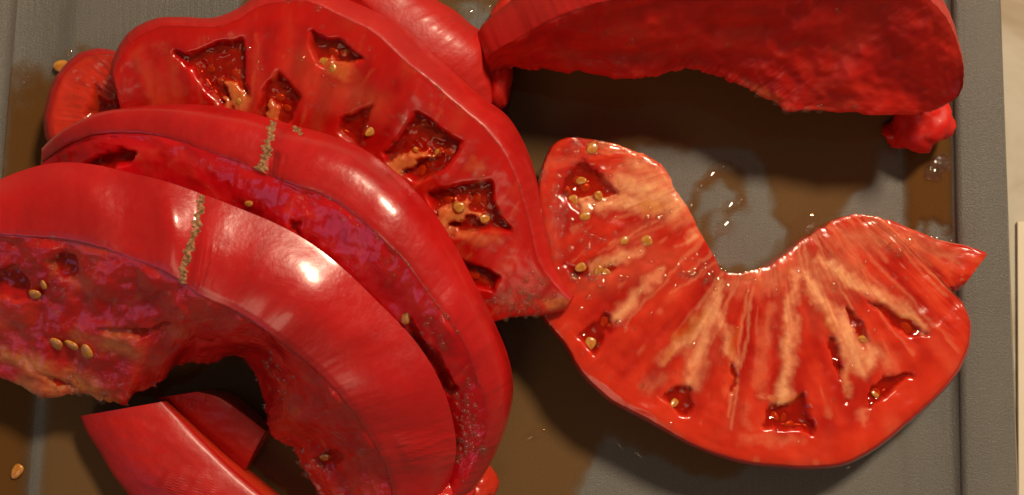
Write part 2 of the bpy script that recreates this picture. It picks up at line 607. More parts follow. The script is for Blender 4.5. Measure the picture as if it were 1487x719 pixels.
        cen = .25 * (C3 * 2 + O3 + A3)
        outw = (.5 * (O3 + A3) - cen)
        ax = A3 - O3
        ax = ax / np.maximum(np.linalg.norm(ax, axis=1, keepdims=True), 1e-9)
        outw = outw - (outw * ax).sum(1, keepdims=True) * ax
        k = 9
        pad = np.concatenate([outw[:1]] * k + [outw] + [outw[-1:]] * k)
        ker = np.ones(2 * k + 1) / (2 * k + 1)
        outw = np.stack([np.convolve(pad[:, i], ker, 'valid') for i in range(3)], 1)
        outw /= np.maximum(np.linalg.norm(outw, axis=1, keepdims=True), 1e-9)
        s.outw = outw
        tf = np.arange(nt) / (nt - 1)
        bl = np.full(nt, bulge) if bulge_f is None else np.interp(tf, *bulge_f)
        rib = np.zeros(nt)
        for (t0, wd, amp) in ribs:
            rib += amp * np.exp(-((tf - t0) / wd) ** 2)
        prof_ = np.sin(np.pi * sk) ** 1.12
        wr = (fbm(tf[:, None] * 60 + seed, sk[None, :] * 2.2, 3) - .5)
        wr = (fbm(tf[:, None] * 22 + seed, sk[None, :] * 1.6, 2) - .5)
        wall = wall + outw[:, None, :] * (bl[:, None, None] * prof_[None, :, None] + rib[:, None, None] * (.3 + .7 * prof_)[None, :, None]
                                          + .0004 * wr[..., None] * np.sin(np.pi * sk)[None, :, None])
        s.wall = wall
        WR = np.zeros(wall.shape[:2])
        FB = .6 * fbm(tf[:, None] * nt / 7 + seed, sk[None, :] * 1.5 + 3, 3) + .4 * fbm(tf[:, None] * nt / 45 + seed, sk[None, :] * 2.5, 2)
        for (t0, wd, s0, s1, amp) in wrinkles:
            m = np.exp(-((tf[:, None] - t0) / wd) ** 2) * sstep(s0, s0 + .15, sk)[None, :] * sstep(s1, s1 - .15, sk)[None, :]
            WR += m * amp * fbm(tf[:, None] * 170 + 4 * sk[None, :], sk[None, :] * 3 + seed, 2)
        # back and inner wall
        if inner_drop is None:
            D3 = C3 + (A3 - O3) * closeness
        else:
            D3 = C3.copy(); D3[:, 2] = inner_drop; D3[:, 1] += inner_shift
        s.D3 = D3
        nb2 = 14; q = np.linspace(0, 1, nb2)
        backg = wall[:, -1][:, None, :] * (1 - q)[None, :, None] + D3[:, None, :] * q[None, :, None]
        ni = 8; q = np.linspace(0, 1, ni)
        inn = D3[:, None, :] * (1 - q)[None, :, None] + F3[:, 0][:, None, :] * q[None, :, None]
        inn = inn + ((fbm(tt[:, None] * .12 + seed, q[None, :] * 3) - .5) * .0012 * np.sin(np.pi * q)[None, :])[..., None] * -outw[:, None, :]
        wall_f = wall.copy(); wall_f[:, 0] = F3[:, -1]
        Vs, Fs, A = [], [], {k: [] for k in ('pale', 'gel', 'streak', 'rim', 'yolk')}
        off = 0
        flat = lambda a: a.reshape(-1)
        for P3, at in ((F3, dict(pale=Pv, gel=G, streak=streak, rim=rim, yolk=Yk)),
                       (wall_f, dict(rim=1.0)), (backg, {}), (inn, dict(pale=.12))):
            a, b = P3.shape[:2]
            Vs.append(P3.reshape(-1, 3)); Fs.append(grid_faces(a, b, off)); off += a * b
            for kx in A:
                v = at.get(kx, .5 if kx == 'streak' else 0.0)
                A[kx].append(flat(v) if not np.isscalar(v) else np.full(a * b, v))
        # ends
        for e, flip in ((0, False), (nt - 1, True)):
            ring = np.concatenate([F3[e], wall_f[e][1:], backg[e][1:], inn[e][1:-1]])
            m = len(ring)
            rows = [ring.mean(0) * (1 - h) + ring * h for h in (0.02, .35, .7, 1.0)]
            Vs.append(np.concatenate(rows)); Fs.append(grid_faces(4, m, off, wrap=True, flip=flip)); off += 4 * m
            for kx in A:
                A[kx].append(np.full(4 * m, .5 if kx == 'streak' else 0.0))
        V = np.concatenate(Vs); F = np.concatenate(Fs)
        A = {k_: np.concatenate(v) for k_, v in A.items()}
        # base empty
        lo = V[:, 2].min()
        b0 = V.mean(0) if base is None else np.array(base)
        s.root = empty(name, (b0[0], b0[1], max(lo, 0)))
        tag(s.root, label, cat, group)
        s.flesh = new_mesh_object("flesh", V, F, flesh, attrs=A)
        bm_fix(s.flesh)
        reparent(s.flesh, s.root)
        for (d, dep) in s.pools:
            lvl = -dep * .52 + .00015 * (fbm(X / 5 + seed, Y / 5 + 3, 3) - .5) * 2 + .0005 * (fbm(X / 14 + seed, Y / 14 + 3, 2) - .5) * 2
            gp = (face + lvl[..., None] * nn).reshape(-1, 3)
            q = grid_faces(nt, nf)
            q = q[(d.reshape(-1)[q] < 1.5).all(1)]
            if len(q) < 12: continue
            us = np.unique(q); mp = -np.ones(len(gp), int); mp[us] = np.arange(len(us))
            o = new_mesh_object("seed_gel", gp[us], mp[q], M_GEL, attrs={'depth': np.ones(len(us))})
            nz = np.mean([p_.normal.dot(Vector(nn)) for p_ in o.data.polygons])
            if nz < 0: o.data.flip_normals()
            reparent(o, s.root)
        # the skin: a closed thin shell just proud of the flesh
        k2 = np.concatenate([sk * 0 + 1])
        lift_ = np.minimum(sstep(0, .10, sk) * 1.0 + .02, 1)[None, :, None]
        outer_l = wall_f + outw[:, None, :] * .00035 * lift_
        inner_l = (wall_f - outw[:, None, :] * .0003 * np.minimum(sstep(0, .12, sk) + .03, 1)[None, :, None])[:, ::-1]
        ringv = np.concatenate([outer_l, inner_l], 1)
        a, b = ringv.shape[:2]
        wr_at = np.concatenate([WR, np.zeros_like(WR)], 1).reshape(-1)
        FF = grid_faces(a, b, 0, wrap=True)
        s.skin = new_mesh_object("skin", ringv.reshape(-1, 3), FF, skin or MS, attrs={'wrinkle': wr_at, 'fibre': np.concatenate([FB, FB], 1).reshape(-1)})
        bm_fix(s.skin)
        s.skin.data.set_sharp_from_angle(angle=math.radians(70))
        reparent(s.skin, s.root)

    def at(s, px, py):
        d = (s.X - px) ** 2 + (s.Y - py) ** 2
        i = np.unravel_index(np.argmin(d), d.shape)
        return s.F3[i]


def bm_fix(o):
    import bmesh
    bm = bmesh.new(); bm.from_mesh(o.data)
    bmesh.ops.recalc_face_normals(bm, faces=bm.faces)
    bm.to_mesh(o.data); bm.free()


def face_up(o):
    o.data.update()
    if sum(p_.normal.z * p_.area for p_ in o.data.polygons) < 0:
        o.data.flip_normals()


# seeds: one teardrop mesh, shared
def seed_mesh():
    nu, nv = 14, 10
    V = []
    for i in range(nu):
        u = i / (nu - 1)
        a = math.pi * u
        x = -math.cos(a) * .5
        r = math.sin(a) ** .8 * (.38 - .16 * x)
        for j in range(nv):
            b = 2 * math.pi * j / nv
            V.append((x * .0031, r * math.cos(b) * .0031, r * math.sin(b) * .00095))
    F = grid_faces(nu, nv, wrap=True)
    o = new_mesh_object("seed", V, F, M_SEED)
    bm_fix(o)
    me = o.data
    bpy.data.objects.remove(o)
    return me


SEED_ME = seed_mesh()


def put_seed(loc, ang, tilt=0.0, sc=1.0, parent=None, nrm=None, lift=-.0001):
    o = bpy.data.objects.new("seed", SEED_ME)
    COL.objects.link(o)
    n_ = Vector((0, 0, 1)) if nrm is None else Vector([float(v) for v in nrm])
    q = n_.to_track_quat('Z', 'X')
    o.rotation_mode = 'QUATERNION'
    o.rotation_quaternion = q @ Matrix.Rotation(ang, 3, 'Z').to_quaternion() @ Matrix.Rotation(tilt, 3, 'Y').to_quaternion()
    o.location = Vector([float(v) for v in loc]) + n_ * lift
    o.scale = (sc * random.uniform(.8, 1.08), sc * random.uniform(.8, 1.15), sc)
    if parent:
        reparent(o, parent)
    return o


def bead_geometry(spots):
    """spots: (x,y,z, radius, normal)"""
    V, F = [], []
    for (c, r, nv_) in spots:
        nz = Vector([float(v) for v in nv_]).normalized()
        q = nz.to_track_quat('Z', 'X').to_matrix()
        ex = random.uniform(.8, 1.4); rot = random.uniform(0, 3.1)
        o0 = len(V)
        rings = [(1.0, -.10), (.90, .03), (.60, .15), (.25, .27)]
        for (rr, zz) in rings:
            for j in range(8):
                a = 2 * math.pi * j / 8
                x, y = rr * math.cos(a) * ex, rr * math.sin(a)
                p = q @ Vector((x * math.cos(rot) - y * math.sin(rot), x * math.sin(rot) + y * math.cos(rot), zz))
                V.append((c[0] + p.x * r, c[1] + p.y * r, c[2] + p.z * r))
        p = q @ Vector((0, 0, .30))
        V.append((c[0] + p.x * r, c[1] + p.y * r, c[2] + p.z * r))
        for k in range(3):
            for j in range(8):
                F.append((o0 + k * 8 + j, o0 + k * 8 + (j + 1) % 8, o0 + (k + 1) * 8 + (j + 1) % 8, o0 + (k + 1) * 8 + j))
        for j in range(8):
            F.append((o0 + 24 + j, o0 + 24 + (j + 1) % 8, o0 + 32))
        F.append(tuple(o0 + j for j in range(8))[::-1])
    return V, F


def beads_on(sl, areas):
    """areas: (px, py, spread_x, spread_y, count, r_min, r_max) - tiny wet beads on the cut face"""
    spots = []
    for (px, py, sx, sy, cnt, r0, r1) in areas:
        for i in range(cnt):
            x = random.gauss(px, sx); y = random.gauss(py, sy)
            p = sl.at(x, y)
            r = 1.7 * random.uniform(r0, r1) * (1.0 if random.random() < .85 else 1.5)
            spots.append((p, r, sl.nrm))
    V, F = bead_geometry(spots)
    o = new_mesh_object("juice_beads", V, F, M_BEAD, attrs={'depth': [1.0] * len(V)})
    o['kind'] = 'stuff'
    reparent(o, sl.root)
    return o


GROUP = "cut slices of the big red tomato"

# ---- the flat C-shaped slice on the right
outer6 = [(880, 206), (850, 201), (825, 200), (808, 208), (795, 228), (786, 258), (784, 290), (787, 325), (791, 365), (789, 400),
          (783, 430), (789, 456), (805, 477), (825, 503), (843, 535), (862, 556), (890, 580), (930, 601), (965, 621), (1000, 641),
          (1040, 657), (1080, 668), (1130, 674), (1180, 676), (1220, 672), (1250, 660), (1280, 641), (1310, 616), (1340, 590),
          (1370, 560), (1390, 535), (1402, 510), (1408, 485), (1406, 460), (1395, 436), (1378, 417), (1388, 415), (1404, 409)]
inner6 = [(884, 207), (905, 212), (935, 225), (957, 236), (972, 254), (985, 280), (1000, 302), (1015, 332), (1032, 362), (1048, 391),
          (1075, 396), (1105, 390), (1130, 377), (1150, 362), (1165, 350), (1190, 334), (1215, 318), (1245, 311), (1270, 314), (1290, 320), (1330, 335),
          (1370, 350), (1410, 359), (1435, 368)]
ok6 = [0, 5, 10, 16, 21, 26, 31, 34, 35, 37]
ik6 = [0, 3, 6, 9, 11, 14, 16, 18, 19, 23]
zo6 = [.016, .0165, .0165, .016, .015, .0135, .012, .0115, .012, .012]
zi6 = [.016, .0165, .0165, .0155, .0145, .013, .0125, .0125, .0122, .012]
cx6 = np.array([1090, 470.])
o_ = np.array(outer6, float)
back6 = o_ + (cx6 - o_) * .035
s6 = Slice("tomato_slice", "C-shaped tomato slice lying flat, pale core and seeds up, right of the pile", "tomato slice", GROUP,
           outer6, inner6, back6, ok6, ik6, ok6, zo6, zi6, [.001] * 10, [60, 50, 50, 50, 50, 55, 60, 30, 30],
           nf=120, ns=14, bulge=.0010, flesh=MF_flat, inner_drop=.001, veins=[(.30, .92, 25, .7, .42), (.05, .3, 12, .5, .42)], seed=3.3, streak_f=46,
           cav=[([(823, 251), (850, 228), (868, 251), (889, 272), (898, 282), (880, 300), (838, 303), (816, 285)], .0045, 6),
                ([(815, 384), (848, 388), (870, 378), (905, 375), (890, 392), (858, 402), (830, 402)], .003, 5),
                ([(838, 487), (862, 520), (880, 490), (893, 462), (876, 455)], .005, 5),
                ([(956, 580), (1000, 604), (1006, 575), (1005, 556), (985, 562)], .005, 5),
                ([(1062, 528), (1068, 528), (1069, 572), (1063, 572)], .003, 2),
                ([(1104, 621), (1115, 592), (1128, 582), (1143, 582), (1170, 574), (1174, 606), (1184, 634), (1150, 622)], .006, 5),
                ([(1223, 449), (1236, 452), (1268, 498), (1258, 508), (1240, 480)], .0045, 4),
                ([(1200, 490), (1212, 492), (1226, 540), (1222, 552), (1208, 530)], .0045, 4),
                ([(1257, 592), (1266, 562), (1282, 545), (1330, 546), (1300, 560), (1272, 588)], .005, 4),
                ([(1226, 562), (1234, 560), (1233, 592), (1227, 590)], .003, 3),
                ([(1259, 436), (1282, 440), (1316, 464), (1350, 486), (1320, 489), (1290, 462)], .004, 4)],
           gel=[([(835, 300), (860, 330), (850, 345), (815, 340), (800, 310)], .5, 10),
                ([(985, 490, 14), (1015, 455, 16)], .35, 10), ([(1080, 440, 10), (1085, 510, 12)], .55, 12),
                ([(1190, 420, 10), (1180, 520, 12)], .45, 12), ([(1110, 440, 8), (1105, 540, 10)], .35, 12),
                ([(840, 420, 8), (880, 420, 8)], .5, 10), ([(1300, 500, 9), (1240, 560, 10)], .3, 10)],
           pale=[([(845, 298, 9), (900, 290, 13), (955, 302, 9)], .95, 8, .8), ([(900, 262, 10), (955, 280, 24), (985, 300, 16)], 1.0, 20, 0),
                 ([(925, 240, 12), (965, 268, 16)], .8, 16, 0),
                 ([(862, 391, 9), (914, 369, 9), (935, 360, 3)], .85, 7, .7), ([(895, 463, 8), (927, 426, 9), (962, 390, 5)], .85, 7, 1),
                 ([(1005, 352, 4), (1012, 340, 7)], .9, 6, 0),
                 ([(1048, 410, 5), (1036, 440, 10), (1000, 496, 6), (958, 524, 3)], .95, 9, .6), ([(1034, 450, 12), (1012, 520, 10), (1003, 556, 10)], .85, 12, .9),
                 ([(1040, 430, 10), (1050, 475, 6), (1064, 530, 3)], .9, 7, .5),
                 ([(1155, 400, 6), (1147, 438, 7), (1144, 530, 9), (1134, 580, 11)], .95, 9, .9), ([(1112, 575, 4), (1150, 570, 4)], .6, 6, .5),
                 ([(1168, 395, 8), (1196, 438, 9), (1218, 466, 13), (1237, 510, 15), (1256, 532, 12), (1270, 515, 9)], 1.0, 9, .95),
                 ([(1237, 520, 6), (1228, 560, 4), (1229, 575, 3)], .7, 5, .6),
                 ([(1190, 378, 7), (1235, 408, 10), (1290, 434, 8), (1343, 474, 4)], .95, 8, .6), ([(1310, 450, 5), (1330, 475, 3)], .8, 4, .6),
                 ([(1215, 350, 10), (1300, 345, 12), (1380, 372, 6)], .45, 20, 0), ([(1180, 400, 20), (1220, 400, 24)], .45, 25, 0), ([(1060, 412, 12), (1120, 408, 16), (1170, 385, 14)], .38, 18, 0),
                 ([(1255, 500, 8), (1295, 530, 8)], .4, 10, 0), ([(1150, 640, 6), (1080, 640, 5)], .3, 9, 0), ([(1253, 600, 6), (1256, 615, 3)], .5, 6, 0),
                 ([(1080, 590, 4), (1085, 620, 4)], .3, 9, 0), ([(940, 560, 8), (970, 545, 5)], .3, 10, 0), ([(1120, 450, 4), (1100, 560, 5)], .35, 9, 0)],
           yolk=[([(840, 272, 9), (862, 270, 7)], .6, 8), ([(940, 302, 9), (958, 303, 6)], .7, 6), ([(862, 396, 5), (885, 385, 5)], .5, 6),
                 ([(1020, 455, 5), (985, 495, 8)], .55, 8), ([(962, 522, 3), (978, 512, 4)], .6, 4), ([(1066, 480, 4), (1064, 520, 3)], .5, 4),
                 ([(1122, 578, 4), (1160, 578, 4)], .5, 4), ([(1310, 455, 3), (1338, 474, 3)], .6, 4), ([(1240, 535, 3), (1228, 560, 3)], .45, 5),
                 ([(1200, 455, 4), (1205, 475, 5)], .4, 6)])
for (x, y, a, k) in [(861, 216, .5, 1.1), (852, 270, -.5, 1.1), (831, 289, 0, .9), (850, 313, .1, .95), (908, 349, .6, .85), (937, 351, .1, .95), (879, 467, 1.4, 1.0),
                     (1319, 473, -1.2, 1.1), (880, 398, .5, .8), (1143, 607, 1.2, .7)]:
    put_seed(s6.at(x, y), a, random.uniform(-.2, .2), k, s6.root, s6.nrm)
def pocket_seeds(sl, spots):
    for (x, y) in spots:
        o = put_seed(sl.at(x, y), random.uniform(0, 6.2), random.uniform(-.5, .5), random.uniform(.7, 1.05), sl.root, sl.nrm, random.choice((0, .0001, .0005)))


pocket_seeds(s6, [(843, 262), (868, 284), (826, 278), (842, 388), (868, 392), (858, 500), (978, 586), (1128, 606), (1150, 618),
                  (1256, 494), (1276, 572), (1334, 484)])
beads_on(s6, [(805, 320, 12, 40, 60, .0002, .00045), (840, 340, 25, 25, 30, .0002, .0005), (835, 240, 15, 20, 22, .0002, .0004), (880, 270, 30, 25, 20, .0002, .0004),
              (880, 215, 14, 4, 10, .0002, .0005), (850, 405, 14, 3, 10, .0003, .0006), (1020, 395, 30, 14, 45, .0002, .0005), (960, 320, 30, 10, 14, .0002, .0005),
              (900, 440, 50, 50, 24, .0002, .0004), (1150, 410, 90, 14, 26, .0002, .0005), (1340, 350, 40, 8, 8, .0003, .0007), (1180, 520, 120, 60, 24, .00015, .0004), (960, 540, 60, 40, 14, .0002, .0004)])

# ---- the broad slice showing its cut face, under the two leaning ones
outer3 = [(170, 135), (166, 112), (176, 82), (196, 56), (230, 40), (270, 38), (310, 39), (345, 28), (375, 10), (410, 3), (446, 3), (498, 25), (540, 46), (565, 68),
          (590, 92), (610, 107), (627, 121), (660, 150), (706, 190), (733, 226), (750, 262), (762, 300), (772, 340), (782, 380), (800, 408), (826, 438)]
inner3 = [(190, 230), (215, 235), (250, 235), (300, 235), (350, 235), (400, 240), (460, 260), (520, 300), (560, 350), (600, 400), (640, 440), (690, 470), (740, 461), (790, 458), (820, 450)]
back3 = [(168, 130), (163, 110), (172, 80), (192, 52), (228, 34), (270, 32), (310, 34), (343, 20), (375, -2), (410, -14), (460, -14), (520, 8), (560, 27), (592, 45),
         (631, 83), (650, 99), (669, 117), (700, 143), (736, 171), (761, 212), (777, 258), (786, 300), (794, 340), (801, 380), (815, 415), (829, 440)]
ok3 = [0, 5, 10, 15, 19, 22, 25]
ik3 = [0, 3, 5, 7, 9, 11, 14]
s3 = Slice("tomato_slice", "broad tomato slice with open seed pockets facing up, partly under the leaning slices", "tomato slice", GROUP,
           outer3, inner3, back3, ok3, ik3, ok3, [.021, .025, .028, .029, .027, .024, .021], [.016, .018, .020, .020, .019, .019, .019],
           [.014, .016, .017, .017, .016, .014, .017], [60, 60, 60, 60, 50, 40], nf=130, ns=18, bulge=.0012, flesh=MF_broad, skin=MS_dull, seed=9.1, lumps=.0001, veins=[(.05, .9, 22, .8, .22)], streak_f=38, warp=2.4,
           cav=[([(252, 74), (267, 79), (291, 77), (315, 61), (332, 63), (352, 56), (354, 97), (361, 145), (346, 164), (324, 152), (297, 130), (279, 103)], .006, 5),
                ([(402, 100), (420, 120), (434, 140), (424, 172), (410, 190), (374, 180), (370, 165), (383, 133)], .0055, 6),
                ([(450, 45), (474, 57), (499, 58), (528, 82), (507, 92), (482, 104), (460, 95), (453, 70)], .006, 4),
                ([(541, 152), (530, 180), (520, 215), (490, 190), (497, 172)], .005, 6),
                ([(606, 160), (638, 183), (670, 206), (650, 240), (612, 262), (575, 250), (556, 222), (580, 200)], .007, 5),
                ([(622, 281), (660, 270), (713, 262), (716, 290), (727, 318), (742, 334), (700, 333), (652, 345), (632, 318)], .007, 5),
                ([(668, 375), (700, 391), (726, 400), (716, 422), (684, 416)], .006, 4)],
           gel=[([(430, 140, 12), (480, 170, 14)], .3, 14), ([(560, 190, 10), (520, 220, 14)], .5, 12), ([(690, 350, 12), (660, 350, 10)], .35, 10)],
           pale=[([(328, 118, 5), (340, 138, 12), (352, 156, 12)], .85, 8, .8), ([(322, 142, 5), (330, 150, 6)], .7, 5, .8), ([(398, 150, 8), (393, 178, 12)], .7, 8, .8),
                 ([(478, 92, 8), (505, 106, 12)], .6, 12, .8), ([(568, 246, 10), (592, 232, 13), (614, 222, 7)], .9, 6, .9), ([(618, 224, 4), (640, 222, 3)], .7, 4, .6),
                 ([(640, 326, 12), (664, 305, 14), (680, 296, 8)], .9, 7, .9), ([(678, 310, 5), (705, 318, 3)], .7, 4, .7), ([(650, 336, 9), (690, 342, 8), (720, 348, 4)], .55, 9, .6),
                 ([(686, 240, 9), (694, 246, 6)], .4, 8, 0), ([(800, 440, 10), (824, 440, 10)], .8, 8, 0), ([(440, 90, 20), (470, 130, 20)], .18, 25, 0),
                 ([(200, 80, 4), (230, 150, 6)], .22, 12, 0), ([(240, 70, 4), (260, 140, 6)], .2, 12, 0), ([(500, 130, 14), (545, 150, 12)], .25, 20, 0)],
           yolk=[([(340, 130, 6), (348, 145, 7)], .5, 6), ([(396, 160, 6), (392, 178, 6)], .4, 7), ([(490, 100, 8), (505, 105, 6)], .35, 8),
                 ([(590, 238, 6), (612, 226, 5)], .4, 6), ([(660, 312, 7), (676, 302, 5)], .35, 7)])
for (x, y, a, k) in [(468, 92, -.9, 1.25), (484, 99, .6, .9), (609, 249, -.2, 1.1), (636, 220, -.2, .8), (649, 291, 1.4, 1.0), (700, 411, .1, 1.0), (345, 146, .9, .6)]:
    put_seed(s3.at(x, y), a, random.uniform(-.2, .2), k, s3.root, s3.nrm)
pocket_seeds(s3, [(318, 118), (300, 100), (338, 110), (404, 140), (414, 158), (480, 78), (500, 76), (602, 218), (622, 236), (650, 222), (690, 290), (668, 300), (704, 318), (540, 190), (688, 398)])
beads_on(s3, [(765, 430, 18, 16, 90, .0002, .00045), (740, 440, 25, 12, 40, .0002, .00045), (620, 230, 18, 14, 16, .0003, .0005), (690, 310, 30, 30, 16, .0002, .00045),
              (400, 100, 40, 40, 16, .0002, .0004), (480, 80, 30, 25, 14, .0002, .0004), (320, 100, 30, 30, 12, .0002, .0004), (640, 130, 40, 30, 18, .00015, .0003), (600, 180, 60, 60, 20, .0002, .0004)])

# ---- the slice behind it, only its skin in view
outer4 = [(440, -70), (500, -20), (560, 35), (610, 78), (650, 115), (690, 160)]
inner4 = [(380, 10), (420, 50), (480, 100), (540, 140), (580, 170), (620, 190)]
back4 = [(560, -80), (630, -2), (660, 17), (680, 34), (707, 58), (703, 148)]
k6 = [0, 1, 2, 3, 4, 5]
s4 = Slice("tomato_slice", "hindmost tomato slice of the pile, only its smooth skin in view at the top", "tomato slice", GROUP,
           outer4, inner4, back4, k6, k6, k6, [.018, .0185, .0185, .018, .016, .012], [.012] * 6, [.008, .008, .008, .008, .008, .005], [24] * 5, nf=20, ns=30,
           bulge=.0035, flesh=MF_broad, skin=MS_dull, seed=5.2, closeness=.8)

# ---- curled end of a slice at far left
outer4b = [(98, 232), (82, 212), (74, 188), (77, 150), (92, 112), (118, 86), (148, 78), (178, 84), (200, 100)]
inner4b = [(175, 215), (172, 200), (170, 185), (172, 165), (176, 150), (182, 140), (190, 135), (200, 132), (210, 132)]
back4b = [(104, 230), (88, 212), (80, 188), (83, 152), (97, 117), (121, 92), (149, 84), (176, 90), (198, 105)]
k9 = [0, 2, 4, 6, 8]
s4b = Slice("tomato_slice", "small curled orange-red slice end at the far left, beside a loose seed", "tomato slice", GROUP,
            outer4b, inner4b, back4b, k9, k9, k9, [.012, .013, .014, .015, .015], [.010, .011, .012, .013, .013], [.002] * 5, [26] * 4, nf=60, ns=14,
            bulge=.0015, flesh=MF_broad, skin=MS_dull, seed=1.2, closeness=.9, cav=[([(138, 125), (152, 140), (166, 158), (150, 172), (122, 168), (132, 150)], .008, 12)], pale_base=.1)

# ---- the second leaning slice
back2 = [(60, 222), (76, 205), (100, 188), (150, 165), (210, 155), (270, 152), (330, 158), (390, 172), (430, 184), (480, 198), (520, 214), (560, 240), (600, 275), (640, 325), (670, 375),
         (695, 425), (717, 470), (737, 520), (744, 565), (736, 615), (716, 660), (692, 700), (660, 735)]
outer2 = [(62, 236), (82, 222), (110, 207), (140, 197), (200, 195), (250, 203), (300, 220), (350, 238), (390, 255), (430, 272), (470, 286), (510, 310), (550, 345), (590, 385), (620, 425),
          (650, 465), (675, 505), (690, 545), (705, 590), (704, 635), (690, 672), (668, 706), (640, 740)]
inner2 = [(60, 262), (90, 275), (130, 300), (170, 320), (210, 335), (250, 345), (290, 355), (330, 370), (370, 390), (400, 410), (430, 430), (460, 455), (490, 480), (520, 510), (545, 540),
          (570, 570), (590, 600), (605, 625), (615, 650), (625, 670), (630, 690), (632, 710), (630, 745)]
k2 = [0, 3, 6, 9, 12, 15, 18, 20, 22]
s2 = Slice("tomato_slice", "middle leaning tomato slice with a brown scar, between the front slice and the broad one", "tomato slice", GROUP,
           outer2, inner2, back2, k2, k2, k2, [.021, .030, .037, .041, .042, .037, .026, .018, .012], [.018, .024, .028, .029, .026, .020, .013, .010, .008],
           [.019, .026, .031, .035, .035, .029, .018, .011, .007], [40, 50, 60, 60, 60, 60, 40, 40], nf=80, ns=40, bulge=.0021, flesh=MF_crim, skin=MS, seed=12.7,
           lumps=.00025, streak_f=40, streak_s=5, ribs=[(.297, .02, -.0006), (.40, .06, .0006), (.62, .04, -.0004), (.2, .04, -.0004), (.86, .03, -.0004)],
           wrinkles=[(.318, .014, -.1, .4, .9), (.48, .03, .75, 1.1, .6)],
           cav=[([(116, 238), (150, 228), (182, 219), (200, 222), (186, 238), (150, 246)], .007, 4),
                ([(585, 455), (612, 490), (640, 525), (662, 562), (655, 580), (632, 540), (600, 500)], .006, 5), ([(425, 318), (440, 312), (440, 340), (425, 335)], .003, 4)],
           gel=[([(640, 600, 12), (660, 560, 8), (610, 480, 10)], .8, 8)],
           pale=[([(250, 215, 5), (300, 240, 5)], .15, 8, 0), ([(560, 375, 4), (640, 470, 5)], .2, 8, 0)], inner_rag=3)
for (x, y, a, k) in [(590, 461, .3, .9), (649, 563, .8, .9), (362, 294, -.6, .7)]:
    put_seed(s2.at(x, y), a, .1, k, s2.root, s2.nrm, .0003)
beads_on(s2, [(680, 600, 10, 20, 50, .0002, .0005), (672, 655, 14, 14, 60, .0002, .0005), (640, 470, 20, 30, 30, .0002, .0004), (540, 360, 30, 25, 24, .00015, .00035), (430, 285, 60, 15, 24, .00015, .0003)])

# ---- the front leaning slice
back1 = [(-60, 300), (-20, 272), (30, 250), (75, 239), (130, 240), (190, 252), (240, 265), (290, 281), (340, 300), (400, 325), (450, 353), (500, 392), (550, 440), (600, 492), (635, 546), (655, 600), (662, 650),
         (655, 690), (635, 740)]
outer1 = [(-60, 345), (-20, 341), (40, 345), (90, 350), (140, 360), (190, 376), (240, 398), (270, 416), (292, 432), (330, 448), (362, 466), (395, 490), (430, 515), (470, 550), (500, 585), (530, 625), (552, 662),
          (566, 700), (572, 750)]
inner1 = [(-60, 530), (-20, 538), (30, 562), (60, 576), (100, 575), (140, 581), (172, 590), (190, 576), (230, 556), (258, 531), (300, 528), (348, 521), (368, 545), (383, 585), (392, 630), (420, 652), (440, 682), (466, 719), (480, 755)]
k1 = [0, 4, 6, 8, 11, 14, 16, 18]
s1 = Slice("tomato_slice", "front leaning tomato slice with a brown scar and a raw wet face", "tomato slice", GROUP,
           outer1, inner1, back1, k1, k1, k1, [.034, .038, .0395, .0395, .038, .031, .023, .014], [.014, .013, .013, .015, .016, .012, .009, .006],
           [.030, .035, .0375, .0375, .0355, .028, .019, .010], [50, 40, 40, 60, 60, 40, 40], nf=150, ns=60, bulge=.0020, flesh=MF_raw, skin=MS, seed=21.4,
           lumps=.0005, streak_f=16, streak_s=5, inner_rag=3.5, warp=4,
           ribs=[(.13, .05, .0014), (.205, .03, -.0005), (.272, .032, .0013), (.335, .014, -.0006), (.425, .03, -.0004), (.535, .07, .0007), (.84, .025, -.0007), (.70, .04, -.0003)], wrinkles=[(.385, .03, .0, .6, .45), (.875, .04, .2, 1.1, .4)],
           cav=[([(67, 375), (90, 366), (112, 367), (114, 385), (104, 408), (84, 400)], .004, 8), ([(-30, 386), (20, 390), (45, 404), (47, 428), (10, 424), (-30, 420)], .006, 8),
                ([(455, 662), (490, 655), (505, 668), (488, 680), (465, 682)], .004, 6), ([(60, 540), (90, 548), (110, 566), (85, 562)], .003, 6), ([(140, 470), (220, 478), (250, 468), (200, 488)], .0025, 5)],
           gel=[([(60, 430, 25), (120, 510, 30), (170, 540, 24)], .55, 30), ([(430, 600, 20), (460, 650, 24)], .4, 20)],
           pale=[([(5, 513, 8), (50, 527, 14), (85, 548, 10)], 1.0, 12, 0), ([(40, 560, 14), (110, 556, 20), (160, 578, 12)], .85, 16, 0), ([(165, 490, 14), (190, 500, 12)], .8, 14, 0),
                 ([(110, 482, 6), (140, 488, 5)], .5, 8, 0), ([(130, 562, 6), (168, 585, 8)], .75, 8, 0), ([(250, 478, 8), (270, 480, 6)], .35, 8, 0), ([(68, 376, 3), (80, 395, 3)], .5, 5, 0),
                 ([(410, 560, 6), (430, 600, 6)], .2, 10, 0)],
           yolk=[([(10, 512, 5), (45, 526, 7)], .55, 7), ([(130, 560, 5), (165, 585, 6)], .6, 7)])
for (x, y, a, k) in [(82, 495, 1.4, 1.15), (102, 497, 1.5, 1.1), (129, 503, .3, 1.1), (52, 424, -1.0, 1.0), (473, 671, -1.2, 1.1), (64, 408, .3, .7)]:
    put_seed(s1.at(x, y), a, .1, k, s1.root, s1.nrm, .0003)
beads_on(s1, [(150, 570, 40, 15, 18, .0003, .0008), (400, 560, 18, 30, 18, .0003, .0006), (460, 660, 25, 25, 28, .0003, .0006), (100, 400, 50, 30, 24, .0002, .0005), (300, 450, 40, 12, 12, .0002, .0004)])


